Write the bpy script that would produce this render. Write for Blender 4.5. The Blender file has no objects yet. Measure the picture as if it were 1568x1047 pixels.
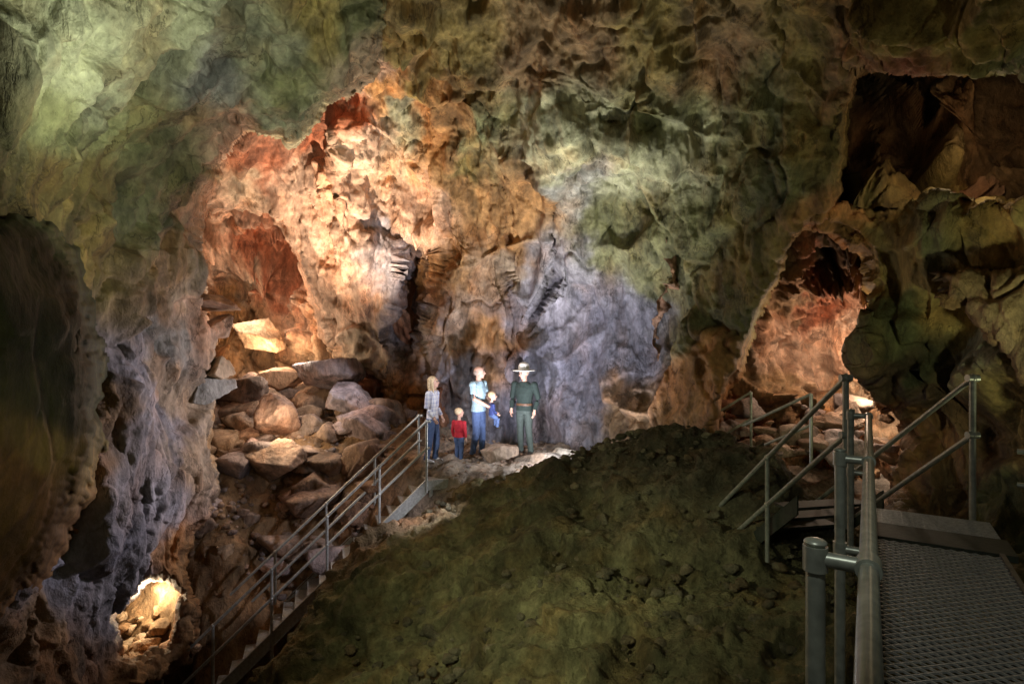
import bpy, bmesh, math, random
import numpy as np
from mathutils import Vector, Matrix
from mathutils.bvhtree import BVHTree
rng=np.random.RandomState(7); random.seed(7)
F=871.0
def W(px,py,Y): return np.array([(px-784)/F*Y, Y, -(py-523.5)/F*Y])
# ---------------- noise ----------------
PERM=rng.permutation(256); PERM=np.concatenate([PERM,PERM])
G=rng.normal(size=(256,3)); G/=np.linalg.norm(G,axis=1)[:,None]
R3=rng.rand(256,3); R1=rng.rand(256)
def h(ix,iy,iz): return PERM[PERM[PERM[ix&255]+(iy&255)]+(iz&255)]
def perlin(p):
    i=np.floor(p).astype(np.int64); f=p-i; u=f*f*f*(f*(f*6-15)+10)
    out=0
    for dx in (0,1):
        wx=u[:,0] if dx else 1-u[:,0]
        for dy in (0,1):
            wy=u[:,1] if dy else 1-u[:,1]
            for dz in (0,1):
                wz=u[:,2] if dz else 1-u[:,2]
                g=G[h(i[:,0]+dx,i[:,1]+dy,i[:,2]+dz)]
                d=g[:,0]*(f[:,0]-dx)+g[:,1]*(f[:,1]-dy)+g[:,2]*(f[:,2]-dz)
                out=out+wx*wy*wz*d
    return out*1.5
def fbm(p,o=4,g=0.5):
    s=0;a=1;q=p.copy()
    for k in range(o):
        s=s+a*perlin(q+k*17.3); a*=g; q=q*2.03
    return s
def ridged(p,o=4):
    s=0;a=1;q=p.copy()
    for k in range(o):
        s=s+a*(1-2*np.abs(perlin(q+k*9.1))); a*=0.5; q=q*2.1
    return s/2
def facet(p,k=0.9,warp=0.35,seed=0,bw=0.2):
    q=p+warp*np.stack([perlin(p*1.1+3.3),perlin(p*1.1+51.7),perlin(p*1.1+88.1)],1)+seed*13.7
    i=np.floor(q).astype(np.int64); n=len(q)
    b1=np.full(n,9.0); b2=np.full(n,9.0); val=np.zeros(n); hid=np.zeros(n,np.int64)
    for dx in (-1,0,1):
        for dy in (-1,0,1):
            for dz in (-1,0,1):
                hh=h(i[:,0]+dx,i[:,1]+dy,i[:,2]+dz)
                c=R3[hh]
                ex=q[:,0]-(i[:,0]+dx+c[:,0]); ey=q[:,1]-(i[:,1]+dy+c[:,1]); ez=q[:,2]-(i[:,2]+dz+c[:,2])
                d=ex*ex+ey*ey+ez*ez
                m=d<b1
                b2=np.where(m,b1,np.minimum(b2,d))
                g=G[(hh*7+11)&255]
                v=R1[hh]-0.5+k*(ex*g[:,0]+ey*g[:,1]+ez*g[:,2])
                val=np.where(m,v,val); hid=np.where(m,hh,hid); b1=np.where(m,d,b1)
    e=np.sqrt(b2)-np.sqrt(b1)
    t=np.clip(e/bw,0,1)
    return val*t*(2-t), e, R1[(hid*5+3)&255]
class TPS:
    def __init__(s,pts,vals,reg=1e-3):
        s.p=np.array(pts,float); s.sc=np.abs(s.p).max(); s.p=s.p/s.sc
        n=len(s.p); v=np.array(vals,float)
        K=s.k(s.p); A=np.zeros((n+3,n+3)); A[:n,:n]=K+reg*np.eye(n)
        A[:n,n]=1; A[:n,n+1:]=s.p; A[n,:n]=1; A[n+1:,:n]=s.p.T
        s.w=np.linalg.solve(A,np.concatenate([v,[0,0,0]]))
    def k(s,x):
        d=((x[:,None,:]-s.p[None])**2).sum(2); return 0.5*d*np.log(d+1e-12)
    def __call__(s,x):
        x=np.asarray(x,float)/s.sc; out=np.empty(len(x))
        for a in range(0,len(x),60000):
            xx=x[a:a+60000]; out[a:a+60000]=s.k(xx)@s.w[:-3]+s.w[-3]+xx@s.w[-2:]
        return out
def sdpoly(x,y,poly):
    P=np.array(poly,float); n=len(P); d=np.full(x.shape,1e9); ins=np.zeros(x.shape,bool)
    for a in range(n):
        x1,y1=P[a]; x2,y2=P[(a+1)%n]; ex,ey=x2-x1,y2-y1
        t=np.clip(((x-x1)*ex+(y-y1)*ey)/(ex*ex+ey*ey+1e-9),0,1)
        d=np.minimum(d,(x-x1-t*ex)**2+(y-y1-t*ey)**2)
        c=((y1>y)!=(y2>y)); 
        if abs(ey)>1e-9: ins^=c&(x<(ex*(y-y1)/ey+x1))
    d=np.sqrt(d); return np.where(ins,-d,d)
def shep(x,y,ctrl,pw=2.2,eps=150):
    C=np.array(ctrl,float); num=np.zeros((len(x),3)); den=np.zeros(len(x))
    for c in C:
        w=1/((x-c[0])**2+(y-c[1])**2+eps)**pw
        num+=w[:,None]*c[2:5]; den+=w
    return num/den[:,None]
# ---------------- materials ----------------
def newmat(n):
    m=bpy.data.materials.new(n); m.use_nodes=True; nt=m.node_tree
    return m,nt,nt.nodes['Principled BSDF']
def rockmat(name,bump=0.6,rough=0.72,spec=0.4,sc=1.0,zs=0.6,lo=0.5,hi=1.35,crack=0.6,fine=11):
    m,nt,b=newmat(name); N=nt.nodes; L=nt.links
    at=N.new('ShaderNodeAttribute'); at.attribute_name='Col'
    tc=N.new('ShaderNodeTexCoord'); mp=N.new('ShaderNodeMapping'); mp.inputs['Scale'].default_value=(1,1,zs)
    L.new(tc.outputs['Object'],mp.inputs['Vector'])
    mps=N.new('ShaderNodeMapping'); mps.inputs['Scale'].default_value=(1,1,zs*0.4); L.new(tc.outputs['Object'],mps.inputs['Vector'])
    def noise(s,d,r,dist=0.0,src=mp):
        t=N.new('ShaderNodeTexNoise'); t.inputs['Scale'].default_value=s*sc; t.inputs['Detail'].default_value=d; t.inputs['Roughness'].default_value=r; t.inputs['Distortion'].default_value=dist
        L.new(src.outputs['Vector'],t.inputs['Vector']); return t
    def mrange(src,a,b_,c_,d_):
        r=N.new('ShaderNodeMapRange'); r.inputs['From Min'].default_value=a; r.inputs['From Max'].default_value=b_; r.inputs['To Min'].default_value=c_; r.inputs['To Max'].default_value=d_
        L.new(src,r.inputs['Value']); return r
    def math_(op,a,b_):
        r=N.new('ShaderNodeMath'); r.operation=op
        for i,v in enumerate((a,b_)):
            if isinstance(v,(int,float)): r.inputs[i].default_value=v
            else: L.new(v,r.inputs[i])
        return r
    n1=noise(2.4,6,0.64,0.0,mps); n2=noise(fine,6,0.68); n1b=noise(1.3,3,0.5)
    r1=mrange(n1.outputs['Fac'],0.38,0.64,lo,hi); r2=mrange(n2.outputs['Fac'],0.35,0.65,0.75,1.25)
    mu=math_('MULTIPLY',r1.outputs[0],r2.outputs[0])
    wv=N.new('ShaderNodeVectorMath'); wv.operation='MULTIPLY_ADD'; L.new(n1.outputs['Color'],wv.inputs[0]); wv.inputs[1].default_value=(1.3,1.3,1.3); L.new(mp.outputs['Vector'],wv.inputs[2])
    vo=N.new('ShaderNodeTexVoronoi'); vo.feature='DISTANCE_TO_EDGE'; vo.inputs['Scale'].default_value=1.5*sc; L.new(wv.outputs[0],vo.inputs['Vector'])
    cr=mrange(vo.outputs['Distance'],0.0,0.03,1-crack,1.0)
    br=mrange(n1b.outputs['Fac'],0.42,0.55,0.0,1.0)
    mxc=N.new('ShaderNodeMix'); mxc.data_type='FLOAT'; L.new(br.outputs[0],mxc.inputs[0]); mxc.inputs[2].default_value=1.0; L.new(cr.outputs[0],mxc.inputs[3])
    mu2=math_('MULTIPLY',mu.outputs[0],mxc.outputs[0])
    vm=N.new('ShaderNodeVectorMath'); vm.operation='SCALE'; L.new(at.outputs['Color'],vm.inputs[0]); L.new(mu2.outputs[0],vm.inputs['Scale'])
    r4=mrange(n1b.outputs['Fac'],0.48,0.66,0.0,0.5)
    mx=N.new('ShaderNodeMix'); mx.data_type='RGBA'; mx.blend_type='MULTIPLY'
    L.new(r4.outputs[0],mx.inputs[0]); L.new(vm.outputs[0],mx.inputs[6]); mx.inputs[7].default_value=(1.2,0.82,0.55,1)
    L.new(mx.outputs[2],b.inputs['Base Color'])
    hsum=math_('MULTIPLY_ADD',mxc.outputs[0],0.2); L.new(n2.outputs['Fac'],hsum.inputs[2])
    bp=N.new('ShaderNodeBump'); bp.inputs['Strength'].default_value=bump; bp.inputs['Distance'].default_value=0.14
    L.new(hsum.outputs[0],bp.inputs['Height']); L.new(bp.outputs[0],b.inputs['Normal'])
    b.inputs['Roughness'].default_value=rough; b.inputs['Specular IOR Level'].default_value=spec
    return m
ROCK=rockmat('limestone_rock'); DIRT=rockmat('mound_dirt',bump=0.9,rough=0.9,spec=0.2,sc=1.6,zs=1,lo=0.6,hi=1.3,crack=0.1,fine=9); SMOOTH=rockmat('smooth_rock',bump=0.35,crack=0.1)
def simple(name,col,rough=0.7,metal=0.0,nscale=30,var=0.35,bump=0.15):
    m,nt,b=newmat(name); N=nt.nodes; L=nt.links
    tc=N.new('ShaderNodeTexCoord'); t=N.new('ShaderNodeTexNoise'); t.inputs['Scale'].default_value=nscale; t.inputs['Detail'].default_value=5
    L.new(tc.outputs['Object'],t.inputs['Vector'])
    r=N.new('ShaderNodeMapRange'); r.inputs['From Min'].default_value=0.3; r.inputs['From Max'].default_value=0.7; r.inputs['To Min'].default_value=1-var; r.inputs['To Max'].default_value=1+var
    L.new(t.outputs['Fac'],r.inputs['Value'])
    vm=N.new('ShaderNodeVectorMath'); vm.operation='SCALE'; vm.inputs[0].default_value=col; L.new(r.outputs[0],vm.inputs['Scale']); L.new(vm.outputs[0],b.inputs['Base Color'])
    bp=N.new('ShaderNodeBump'); bp.inputs['Strength'].default_value=bump; bp.inputs['Distance'].default_value=0.02; L.new(t.outputs['Fac'],bp.inputs['Height']); L.new(bp.outputs[0],b.inputs['Normal'])
    b.inputs['Roughness'].default_value=rough; b.inputs['Metallic'].default_value=metal
    return m
def mesh_np(name,V,Fq,mat,col=None,smooth=True):
    me=bpy.data.meshes.new(name); V=np.asarray(V,np.float32); Fq=np.asarray(Fq,np.int32); k=Fq.shape[1]
    me.vertices.add(len(V)); me.vertices.foreach_set('co',V.ravel())
    me.loops.add(Fq.size); me.loops.foreach_set('vertex_index',Fq.ravel())
    me.polygons.add(len(Fq)); me.polygons.foreach_set('loop_start',np.arange(0,Fq.size,k,dtype=np.int32))
    me.polygons.foreach_set('loop_total',np.full(len(Fq),k,np.int32))
    me.update(calc_edges=True); me.validate()
    me.polygons.foreach_set('use_smooth',np.full(len(me.polygons),smooth))
    if col is not None:
        ca=me.color_attributes.new('Col','FLOAT_COLOR','POINT')
        c=np.ones((len(V),4),np.float32); c[:,:3]=np.clip(col,0.004,0.9); ca.data.foreach_set('color',c.ravel())
    me.materials.append(mat); ob=bpy.data.objects.new(name,me); bpy.context.scene.collection.objects.link(ob); return ob
def normals_grid(P):
    du=np.gradient(P,axis=1); dv=np.gradient(P,axis=0); n=np.cross(du,dv)
    return n/(np.linalg.norm(n,axis=2)[:,:,None]+1e-9)
def rockdisp(p,amp,zs=0.65,seed=0,am=1.0,crk=1.0):
    q=p*np.array([1,1,zs])+seed
    f1,e1,_=facet(q*0.6,1.3,0.5,1,0.2); f2,e2,c2=facet(q*1.6,1.3,0.4,2,0.18); f3,e3,c3=facet(q*5.5,1.1,0.4,3,0.2)
    fold=ridged(q*np.array([0.9,0.9,0.35]),3)
    streak=ridged(p*np.array([1.8,1.8,0.45])+seed+5,4)
    cw=q*np.array([0.75,0.75,0.5])+0.25*np.stack([perlin(q*2+1),perlin(q*2+9),perlin(q*2+19)],1)
    g1=np.exp(-(perlin(cw+4)/0.035)**2); g2=np.exp(-(perlin(cw*2.3+31)/0.06)**2)
    d=amp[0]*(fbm(q*0.4,3)+0.6*fold)+amp[1]*f1+am*(amp[2]*f2+amp[3]*f3+amp[4]*(0.8*fbm(q*3.5,4,0.6)+0.9*streak))-crk*(0.12*g1+0.04*g2)
    shade=(0.88+0.24*c2)*(0.92+0.16*c3)
    return d,shade
AMP=(0.28,0.36,0.115,0.045,0.055)
def sheet(name,xr,yr,step,ctrl,cols,mat=ROCK,holes=(),region=None,K=0.2,w=22,wmax=14,amp=AMP,zs=0.6,seed=0,edge=1.0,extra=None,ampmap=None,crk=1.0):
    xs=np.arange(xr[0],xr[1]+step,step); ys=np.arange(yr[0],yr[1]+step,step)
    X,Y=np.meshgrid(xs,ys); sh=X.shape; x=X.ravel(); y=Y.ravel()
    C=np.array(ctrl,float); t=TPS(C[:,:2],C[:,2]); D=np.clip(t(np.stack([x,y],1)),C[:,2].min()*0.9,C[:,2].max()*1.1)
    if extra is not None: D=D+extra(x,y)
    p2=np.stack([x,y,np.full_like(x,seed*1.7+0.5)],1)
    sd=np.full_like(x,-1e9)
    if region is not None: sd=np.maximum(sd,sdpoly(x,y,region))
    for hp in holes: sd=np.maximum(sd,-sdpoly(x,y,hp))
    fade=1.0
    D0=D
    if region is not None or holes:
        sd=sd+edge*(12*perlin(p2/np.array([60,60,1]))+9*perlin(p2/np.array([22,22,1]))+4*perlin(p2/np.array([9,9,1])))
        tt=np.clip((sd+w)/w,0,1); R=w*D/F*0.9
        D=D+R*(1-np.sqrt(np.clip(1-tt*tt,0,1)))+K*np.clip(sd,0,None)
        fade=1-0.75*np.clip((sd+8)/14,0,1)
    P=np.stack([(x-784)/F*D,D,-(y-523.5)/F*D],1)
    P0=np.stack([(x-784)/F*D0,D0,-(y-523.5)/F*D0],1)
    n=normals_grid(P.reshape(sh+(3,))).reshape(-1,3)
    s=np.sign((n*P).sum(1)); n=-n*s[:,None]
    n0=normals_grid(P0.reshape(sh+(3,))).reshape(-1,3); s=np.sign((n0*P0).sum(1)); n0=-n0*s[:,None]
    n=n*0.5+n0*0.5+(-P/np.linalg.norm(P,axis=1)[:,None])*0.35; n/=np.linalg.norm(n,axis=1)[:,None]
    d,shade=rockdisp(P,amp,zs,seed,1.0 if ampmap is None else ampmap(x,y),crk)
    P2=P+n*(d*fade)[:,None]
    wx=x+28*fbm(P0*0.9+7,4,0.55)*1.1; wy=y+28*fbm(P0*0.9+33,4,0.55)*1.5
    col=shep(wx,wy,cols)*shade[:,None]
    idx=np.arange(len(x)).reshape(sh)
    Fq=np.stack([idx[:-1,:-1],idx[1:,:-1],idx[1:,1:],idx[:-1,1:]],2).reshape(-1,4)
    keep=(sd<wmax); Fq=Fq[keep[Fq].all(1)]
    used=np.zeros(len(x),bool); used[Fq.ravel()]=True; rm=np.cumsum(used)-1
    return mesh_np(name,P2[used],rm[Fq],mat,col[used])
# palette (rock albedo with the lamps' hues mixed in)
GRN=(0.225,0.225,0.105); PGRN=(0.45,0.45,0.29); DGRN=(0.08,0.09,0.035); OLV=(0.27,0.205,0.07); ORG=(0.47,0.25,0.095); LAV=(0.34,0.325,0.36)
PNK=(0.60,0.40,0.28); RED=(0.36,0.13,0.065); BRN=(0.26,0.165,0.085); GRY=(0.33,0.32,0.29); TAN=(0.46,0.35,0.24); BLU=(0.23,0.23,0.28)
def c(x,y,k,s=1.0): return (x,y,k[0]*s,k[1]*s,k[2]*s)
# ---------------- back wall + ceiling ----------------
H1=[(180,335),(310,322),(385,322),(428,340),(458,385),(476,438),(494,500),(528,545),(568,575),(606,628),(650,720),(600,900),(180,900)]
H2=[(1262,338),(1215,358),(1190,403),(1170,453),(1146,506),(1120,568),(1098,628),(1088,690),(1100,900),(1600,900),(1600,600),(1420,400),(1330,338)]
H3=[(1303,108),(1345,92),(1450,97),(1900,85),(1900,420),(1330,420),(1265,345),(1280,300),(1290,220),(1285,160)]
wc=[(800,500,13.3),(620,400,14),(560,300,14.0),(600,650,14.2),(700,600,13.7),(900,620,13.2),(1000,500,12.2),(1080,600,10.6),(1100,700,10.2),(1190,380,9.2),(1120,450,10.3),(1050,250,10.6),(1250,200,8.4),
    (800,0,9.2),(800,150,11.3),(830,260,12.0),(560,80,10.8),(460,200,12.6),(350,280,12.8),(430,340,13.6),(470,430,14.3),(1300,50,7.2),(1500,0,5.6),(1568,80,6.2),(800,-300,6),(1500,-300,4.2),(300,-300,6),(300,100,9.5),(1000,50,9),
    (1700,60,5.2),(300,600,15),(700,800,13.5),(1000,850,11),(1290,330,8.6)]
wcol=[c(620,50,OLV),c(580,100,PNK,.9),c(500,190,RED),c(470,160,RED,.8),c(540,160,RED,1.1),c(560,210,PNK),c(600,140,ORG),c(625,180,PGRN,.6),c(600,240,TAN),c(700,80,OLV),c(680,200,ORG),c(655,130,OLV),c(640,330,PNK,.9),c(720,260,OLV),c(750,180,GRN),c(740,330,ORG,.9),c(700,280,ORG,.8),c(690,150,ORG,.7),
 c(820,100,BRN),c(840,170,PGRN),c(860,230,PGRN),c(880,280,GRY),c(800,300,ORG,.8),c(930,200,PGRN,.6),c(960,250,PGRN),c(1040,240,PGRN,.7),c(1000,180,GRN,.7),c(900,50,BRN),c(1000,60,OLV,.8),c(1100,100,BRN,.8),c(1150,200,GRN,.7),c(1250,80,OLV,.8),c(1400,40,OLV,1.1),
 c(1500,40,OLV,1.2),c(1400,80,RED,.7),c(1300,100,BRN),c(500,350,PNK),c(540,450,PNK),c(450,270,PNK,.8),c(400,250,RED,.9),c(360,280,TAN),c(600,420,LAV,.9),c(640,500,LAV,.7),c(680,420,ORG,.8),c(680,520,TAN,.8),c(740,520,ORG,.8),c(760,420,TAN,1.0),c(780,360,ORG,.8),
 c(800,440,LAV),c(860,480,LAV,1.1),c(830,560,BLU),c(900,560,BLU),c(930,450,BLU,1.0),c(1000,420,GRN,.7),c(980,540,BLU,.7),c(1060,500,GRN,.6),c(1100,350,GRN,.7),c(1000,330,GRN,.8),c(1120,480,GRN,.6),c(1060,600,ORG,.5),c(1150,400,OLV,.7),c(700,600,LAV,.7),c(560,560,TAN,.8),c(600,600,ORG,.7),
 c(880,640,BLU,.8),c(960,640,BRN,.8),c(1200,280,GRN,.6),c(1260,200,OLV,.7),c(1280,330,ORG,.6),c(1560,90,GRN,.8),c(1090,570,ORG,.7),c(330,300,PNK),c(800,650,BLU,.8),c(860,410,LAV,.9),c(920,350,GRN,.7)]
def wall_extra(x,y):
    wx=x+10*np.sin(y/37.)+5*np.sin(y/13.)
    d=1.5*np.clip(1-np.abs((wx-632)/36)**4,0,1)*np.clip((y-365)/12,0,1)*np.clip((600-y)/90,0,1)
    d-=0.8*np.exp(-((wx-690)/26)**2)*np.clip((y-150)/80,0,1)*np.clip((600-y)/120,0,1)
    d-=1.0*np.exp(-((x-845)/60)**2-((y-215)/75)**2)
    d-=0.8*np.exp(-((x-970)/70)**2-((y-230)/40)**2)
    cr=x-(900-(y-170)*0.26+12*np.sin(y/30.)); d+=0.7*np.exp(-(cr/5)**2)*np.clip((y-150)/30,0,1)*np.clip((540-y)/60,0,1)
    cr=x-(775+0.06*(y-400)+8*np.sin(y/24.)); d+=0.4*np.exp(-(cr/6)**2)*np.clip((y-350)/40,0,1)*np.clip((600-y)/60,0,1)
    d-=0.9*np.exp(-((wx-530)/34)**2)*np.clip((460-y)/100,0,1)*np.clip((y-150)/60,0,1)
    return d
def wall_amp(x,y):
    return 1.0+1.3*np.exp(-((x-540)/90)**2-((y-220)/140)**2)+0.5*np.exp(-((x-680)/60)**2-((y-480)/140)**2)-0.5*np.exp(-((x-890)/150)**2-((y-490)/130)**2)
sheet('cave_back_wall',(120,1860),(-300,860),2.3,wc,wcol,holes=[H1,H2,H3],seed=21,extra=wall_extra,ampmap=wall_amp)
# ---------------- left near mass ----------------
RB=[(590,-400),(586,50),(572,95),(520,140),(480,165),(440,212),(420,200),(362,180),(345,215),(322,262),(300,310),(296,350),(300,420),(296,470),(318,520),(305,570),(318,620),(318,690),(335,750),(300,820),(272,870),(298,930),(295,980),(255,1030),(205,1060),(190,1400),(-400,1400),(-400,-400)]
H4=[(166,950),(182,915),(205,905),(228,880),(262,888),(282,905),(276,945),(262,998),(232,1002),(215,1018),(180,1010)]
bc=[(150,100,5.2),(0,0,4.2),(300,40,6.2),(560,60,7.6),(440,190,8.2),(350,180,8.0),(300,300,9.2),(200,300,7.6),(100,400,6.2),(300,480,9.8),(200,550,8.0),(300,620,9.8),(310,720,9.8),(120,700,6.8),(200,820,8.2),(60,900,6.4),(280,880,9.0),(180,1000,8.2),(0,500,5),(-300,500,2.5),(-300,-300,2.2),(500,-300,5.2),(0,1000,5.8),(-300,1300,3),(200,1300,6.5),(200,200,6.6)]
bcol=[c(60,60,PGRN,.9),c(150,110,PGRN),c(250,60,PGRN,.8),c(200,180,GRN),c(60,180,GRN,.9),c(330,120,GRY,.8),c(400,60,PGRN,.6),c(440,120,GRN,1.1),c(480,40,OLV,1.2),c(540,30,GRN,.8),c(540,100,TAN,.8),c(440,170,PGRN,.8),c(350,230,PNK,.8),c(290,260,GRN,.8),c(150,300,OLV,.7),c(220,330,GRN,.6),c(60,280,OLV,.5),
 c(130,420,OLV,.8),c(250,400,BRN,1.1),c(285,440,TAN,.8),c(310,480,PNK),c(250,520,GRY,.8),c(200,560,LAV,.7),c(230,640,LAV),c(290,600,TAN,.9),c(180,700,LAV,.8),c(280,700,TAN,.7),c(230,780,LAV,.8),c(120,820,BLU,.8),c(140,640,BRN,.8),c(60,900,BLU,.8),c(160,900,LAV,.8),c(40,980,BRN,.8),c(280,860,ORG,.7),c(240,1000,ORG,.6),c(300,330,PNK,.8),c(220,460,BRN,.8),c(250,580,TAN,.8)]
def left_extra(x,y):
    return -0.35*np.clip(np.sin((y+0.5*x)/58.+1.2*np.sin(x/70.)),0,1)**2*np.clip((x-150)/80,0,1)*np.clip((y-380)/60,0,1)
sheet('cave_side_wall',(-300,640),(-300,1300),2.3,bc,bcol,region=RB,holes=[H4],seed=2,w=26,wmax=16,extra=left_extra,edge=0.85,amp=(0.16,0.28,0.12,0.045,0.045),crk=0.8)
RC=[(-400,300),(20,335),(70,350),(98,420),(112,500),(122,600),(128,680),(100,760),(60,850),(0,930),(-60,1000),(-400,1100)]
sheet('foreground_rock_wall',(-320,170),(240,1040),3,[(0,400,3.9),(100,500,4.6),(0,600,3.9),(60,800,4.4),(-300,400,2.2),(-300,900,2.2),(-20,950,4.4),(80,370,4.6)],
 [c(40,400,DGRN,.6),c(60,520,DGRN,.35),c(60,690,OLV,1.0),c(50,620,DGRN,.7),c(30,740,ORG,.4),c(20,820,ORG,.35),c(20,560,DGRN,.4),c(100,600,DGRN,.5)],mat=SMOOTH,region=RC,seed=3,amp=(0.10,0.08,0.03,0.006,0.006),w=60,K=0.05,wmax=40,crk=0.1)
# ---------------- chambers seen through openings ----------------
sheet('left_passage_wall',(150,700),(230,820),2.4,[(300,300,14.5),(400,320,15.6),(400,450,18.5),(330,400,17),(430,420,18.5),(480,480,17),(520,560,16),(560,620,15.2),(350,600,18),(420,600,18),(650,700,15),(200,500,15),(200,800,15),(650,300,15),(600,800,15)],
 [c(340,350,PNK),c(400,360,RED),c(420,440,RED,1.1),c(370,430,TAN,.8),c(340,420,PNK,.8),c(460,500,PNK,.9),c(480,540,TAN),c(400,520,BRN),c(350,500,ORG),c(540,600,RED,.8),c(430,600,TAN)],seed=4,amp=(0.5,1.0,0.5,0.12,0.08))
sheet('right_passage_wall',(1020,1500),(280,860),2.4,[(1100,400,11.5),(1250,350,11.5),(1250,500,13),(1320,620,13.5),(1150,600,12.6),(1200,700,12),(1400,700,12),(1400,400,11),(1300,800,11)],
 [c(1260,355,BRN,.3),c(1230,400,RED,.6),c(1210,450,BRN,.9),c(1190,520,PNK,.6),c(1250,470,RED,.8),c(1290,500,PNK),c(1330,560,PNK,1.1),c(1230,560,PNK,.8),c(1340,620,TAN,1.2),c(1180,600,BRN),c(1280,640,ORG,1.1),c(1150,640,RED,.5),c(1200,660,BRN)],seed=5,amp=(0.4,0.9,0.5,0.14,0.08))  # darkest brown paints the shade of the hole at the arch top
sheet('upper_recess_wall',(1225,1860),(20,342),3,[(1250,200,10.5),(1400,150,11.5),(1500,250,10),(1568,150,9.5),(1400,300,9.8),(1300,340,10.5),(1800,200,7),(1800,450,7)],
 [c(1330,160,BRN,.3),c(1400,150,BRN,.4),c(1360,200,BRN),c(1450,180,ORG,.5),c(1500,250,BRN,.8),c(1420,240,BRN,1),c(1350,260,BRN,.7),c(1290,250,DGRN,.3),c(1560,200,BRN,.7),c(1450,300,OLV,.8),c(1360,310,OLV,.6)],seed=6,amp=(0.5,0.9,0.4,0.10,0.06))  # low-factor tints paint the recess and slit shade into the colour
RF=[(1262,318),(1350,325),(1420,300),(1500,320),(1900,290),(1900,1300),(1380,1300),(1390,900),(1375,800),(1365,740),(1388,690),(1378,640),(1345,605),(1328,575),(1322,530),(1345,490),(1340,440),(1318,390),(1290,372),(1262,345)]
sheet('cave_right_wall',(1200,1860),(240,1240),2.4,[(1290,340,9.2),(1350,400,9),(1450,350,8.4),(1568,330,7.4),(1400,480,8.8),(1450,600,8.8),(1380,640,9.3),(1568,600,7.4),(1500,750,8.4),(1568,850,7.4),(1800,500,5.2),(1800,900,5.2),(1400,850,8.5),(1450,1200,6)],
 [c(1290,345,ORG,.8),c(1350,380,OLV),c(1400,420,OLV,1.3),c(1450,350,GRN,.7),c(1520,420,OLV,1.2),c(1560,380,OLV),c(1480,480,OLV,1.4),c(1520,520,PGRN,.5),c(1400,480,DGRN),c(1420,560,DGRN,.5),c(1450,590,BRN,.4),c(1380,560,BRN,.4),c(1500,620,BRN,.5),c(1555,620,OLV,1.1),c(1400,680,ORG,.4),c(1480,740,BRN,.5),c(1540,780,DGRN)],region=RF,seed=7,amp=(0.45,0.5,0.15,0.02,0.025),w=30,zs=0.8,crk=0.4)
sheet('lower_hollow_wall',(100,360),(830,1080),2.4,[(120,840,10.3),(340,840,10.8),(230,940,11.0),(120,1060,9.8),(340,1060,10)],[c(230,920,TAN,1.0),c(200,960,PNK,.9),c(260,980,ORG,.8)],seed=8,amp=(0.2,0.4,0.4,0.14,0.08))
# ---------------- heightfields ----------------
def hfield(name,xr,yr,step,pts,mat,colf,amp,seed,crk=0.0):
    A=np.array(pts,float); t=TPS(A[:,:2],A[:,2],1e-4); lo,hi=A[:,2].min(),A[:,2].max()
    X,Y=np.meshgrid(np.arange(xr[0],xr[1],step),np.arange(yr[0],yr[1],step)); sh=X.shape
    x=X.ravel();y=Y.ravel(); z=np.clip(t(np.stack([x,y],1)),lo-.5,hi+.05)
    P=np.stack([x,y,z],1); n=normals_grid(P.reshape(sh+(3,))).reshape(-1,3)
    d,shd=rockdisp(P,amp,1.0,seed,1.0,crk); P2=P+n*d[:,None]
    idx=np.arange(len(x)).reshape(sh); Fq=np.stack([idx[:-1,:-1],idx[:-1,1:],idx[1:,1:],idx[1:,:-1]],2).reshape(-1,4)
    mesh_np(name,P2,Fq,mat,colf(P2)*shd[:,None])
    return lambda xx,yy: float(np.clip(t(np.array([[xx,yy]])),lo-.5,hi+.05)[0])
fl=[(-2.1,11.5,-2.44),(-1.6,12.5,-2.4),(-1,11.7,-2.42),(-0.7,12.1,-2.42),(0.3,12.3,-2.4),(1.5,12,-2.45),(3,11,-2.7),(6,11,-2.7),(-0.5,13.5,-2.3),(0.5,10.8,-2.6),(-1.4,11.0,-2.6),
 (-2.3,10.7,-3.9),(-2.6,11.3,-3.0),(-3.5,10.2,-5.2),(-4.5,9.9,-6.1),(-5.5,9.5,-7.0),(-3.5,9.0,-5.6),(-3.2,11.9,-3.0),(-4.85,11.2,-4.1),(-4.4,11.8,-3.4),tuple(W(500,640,14)),tuple(W(350,600,16)),tuple(W(400,700,12.5)),tuple(W(440,590,17.5)),tuple(W(560,660,13)),
 tuple(W(330,790,11)),(-6.2,10.4,-4.6),tuple(W(330,930,10.2)),(0,8,-4.8),(3,6,-4.8),(-8,12,-3),(-8,18,-1.2),(0,17,-2),(5,14,-2.6),(6,8,-4)]
def flc(P):
    n=fbm(P*1.1,4); t=np.clip((P[:,0]+2.6)/1.0,0,1)[:,None]
    a=np.array(BRN)*1.1+0*n[:,None]; b=np.array((0.34,0.29,0.24))
    return (a*(1-t)+b*t)*(1+0.4*n[:,None])
floorz=hfield('cave_floor',(-9.5,7.5),(7.5,18.5),0.045,fl,ROCK,flc,(0.04,0.0,0.07,0.04,0.03),11)
mp=[tuple(W(*a)) for a in [(880,694,9.6),(960,668,9.1),(1050,654,8.6),(1120,676,8.2),(1180,730,7.6),(1230,808,7),(800,724,9.9),(720,764,10.0),(650,795,9.9),(560,850,9.3),(480,950,8.3),(400,1060,7.4),(800,1047,5.5),(800,900,6.9),(1000,950,5.9),(1000,800,7.4),(1200,1047,4.8),(1150,900,6.1),(600,1000,7),(850,780,8.3),(700,850,8.3)]]
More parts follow.
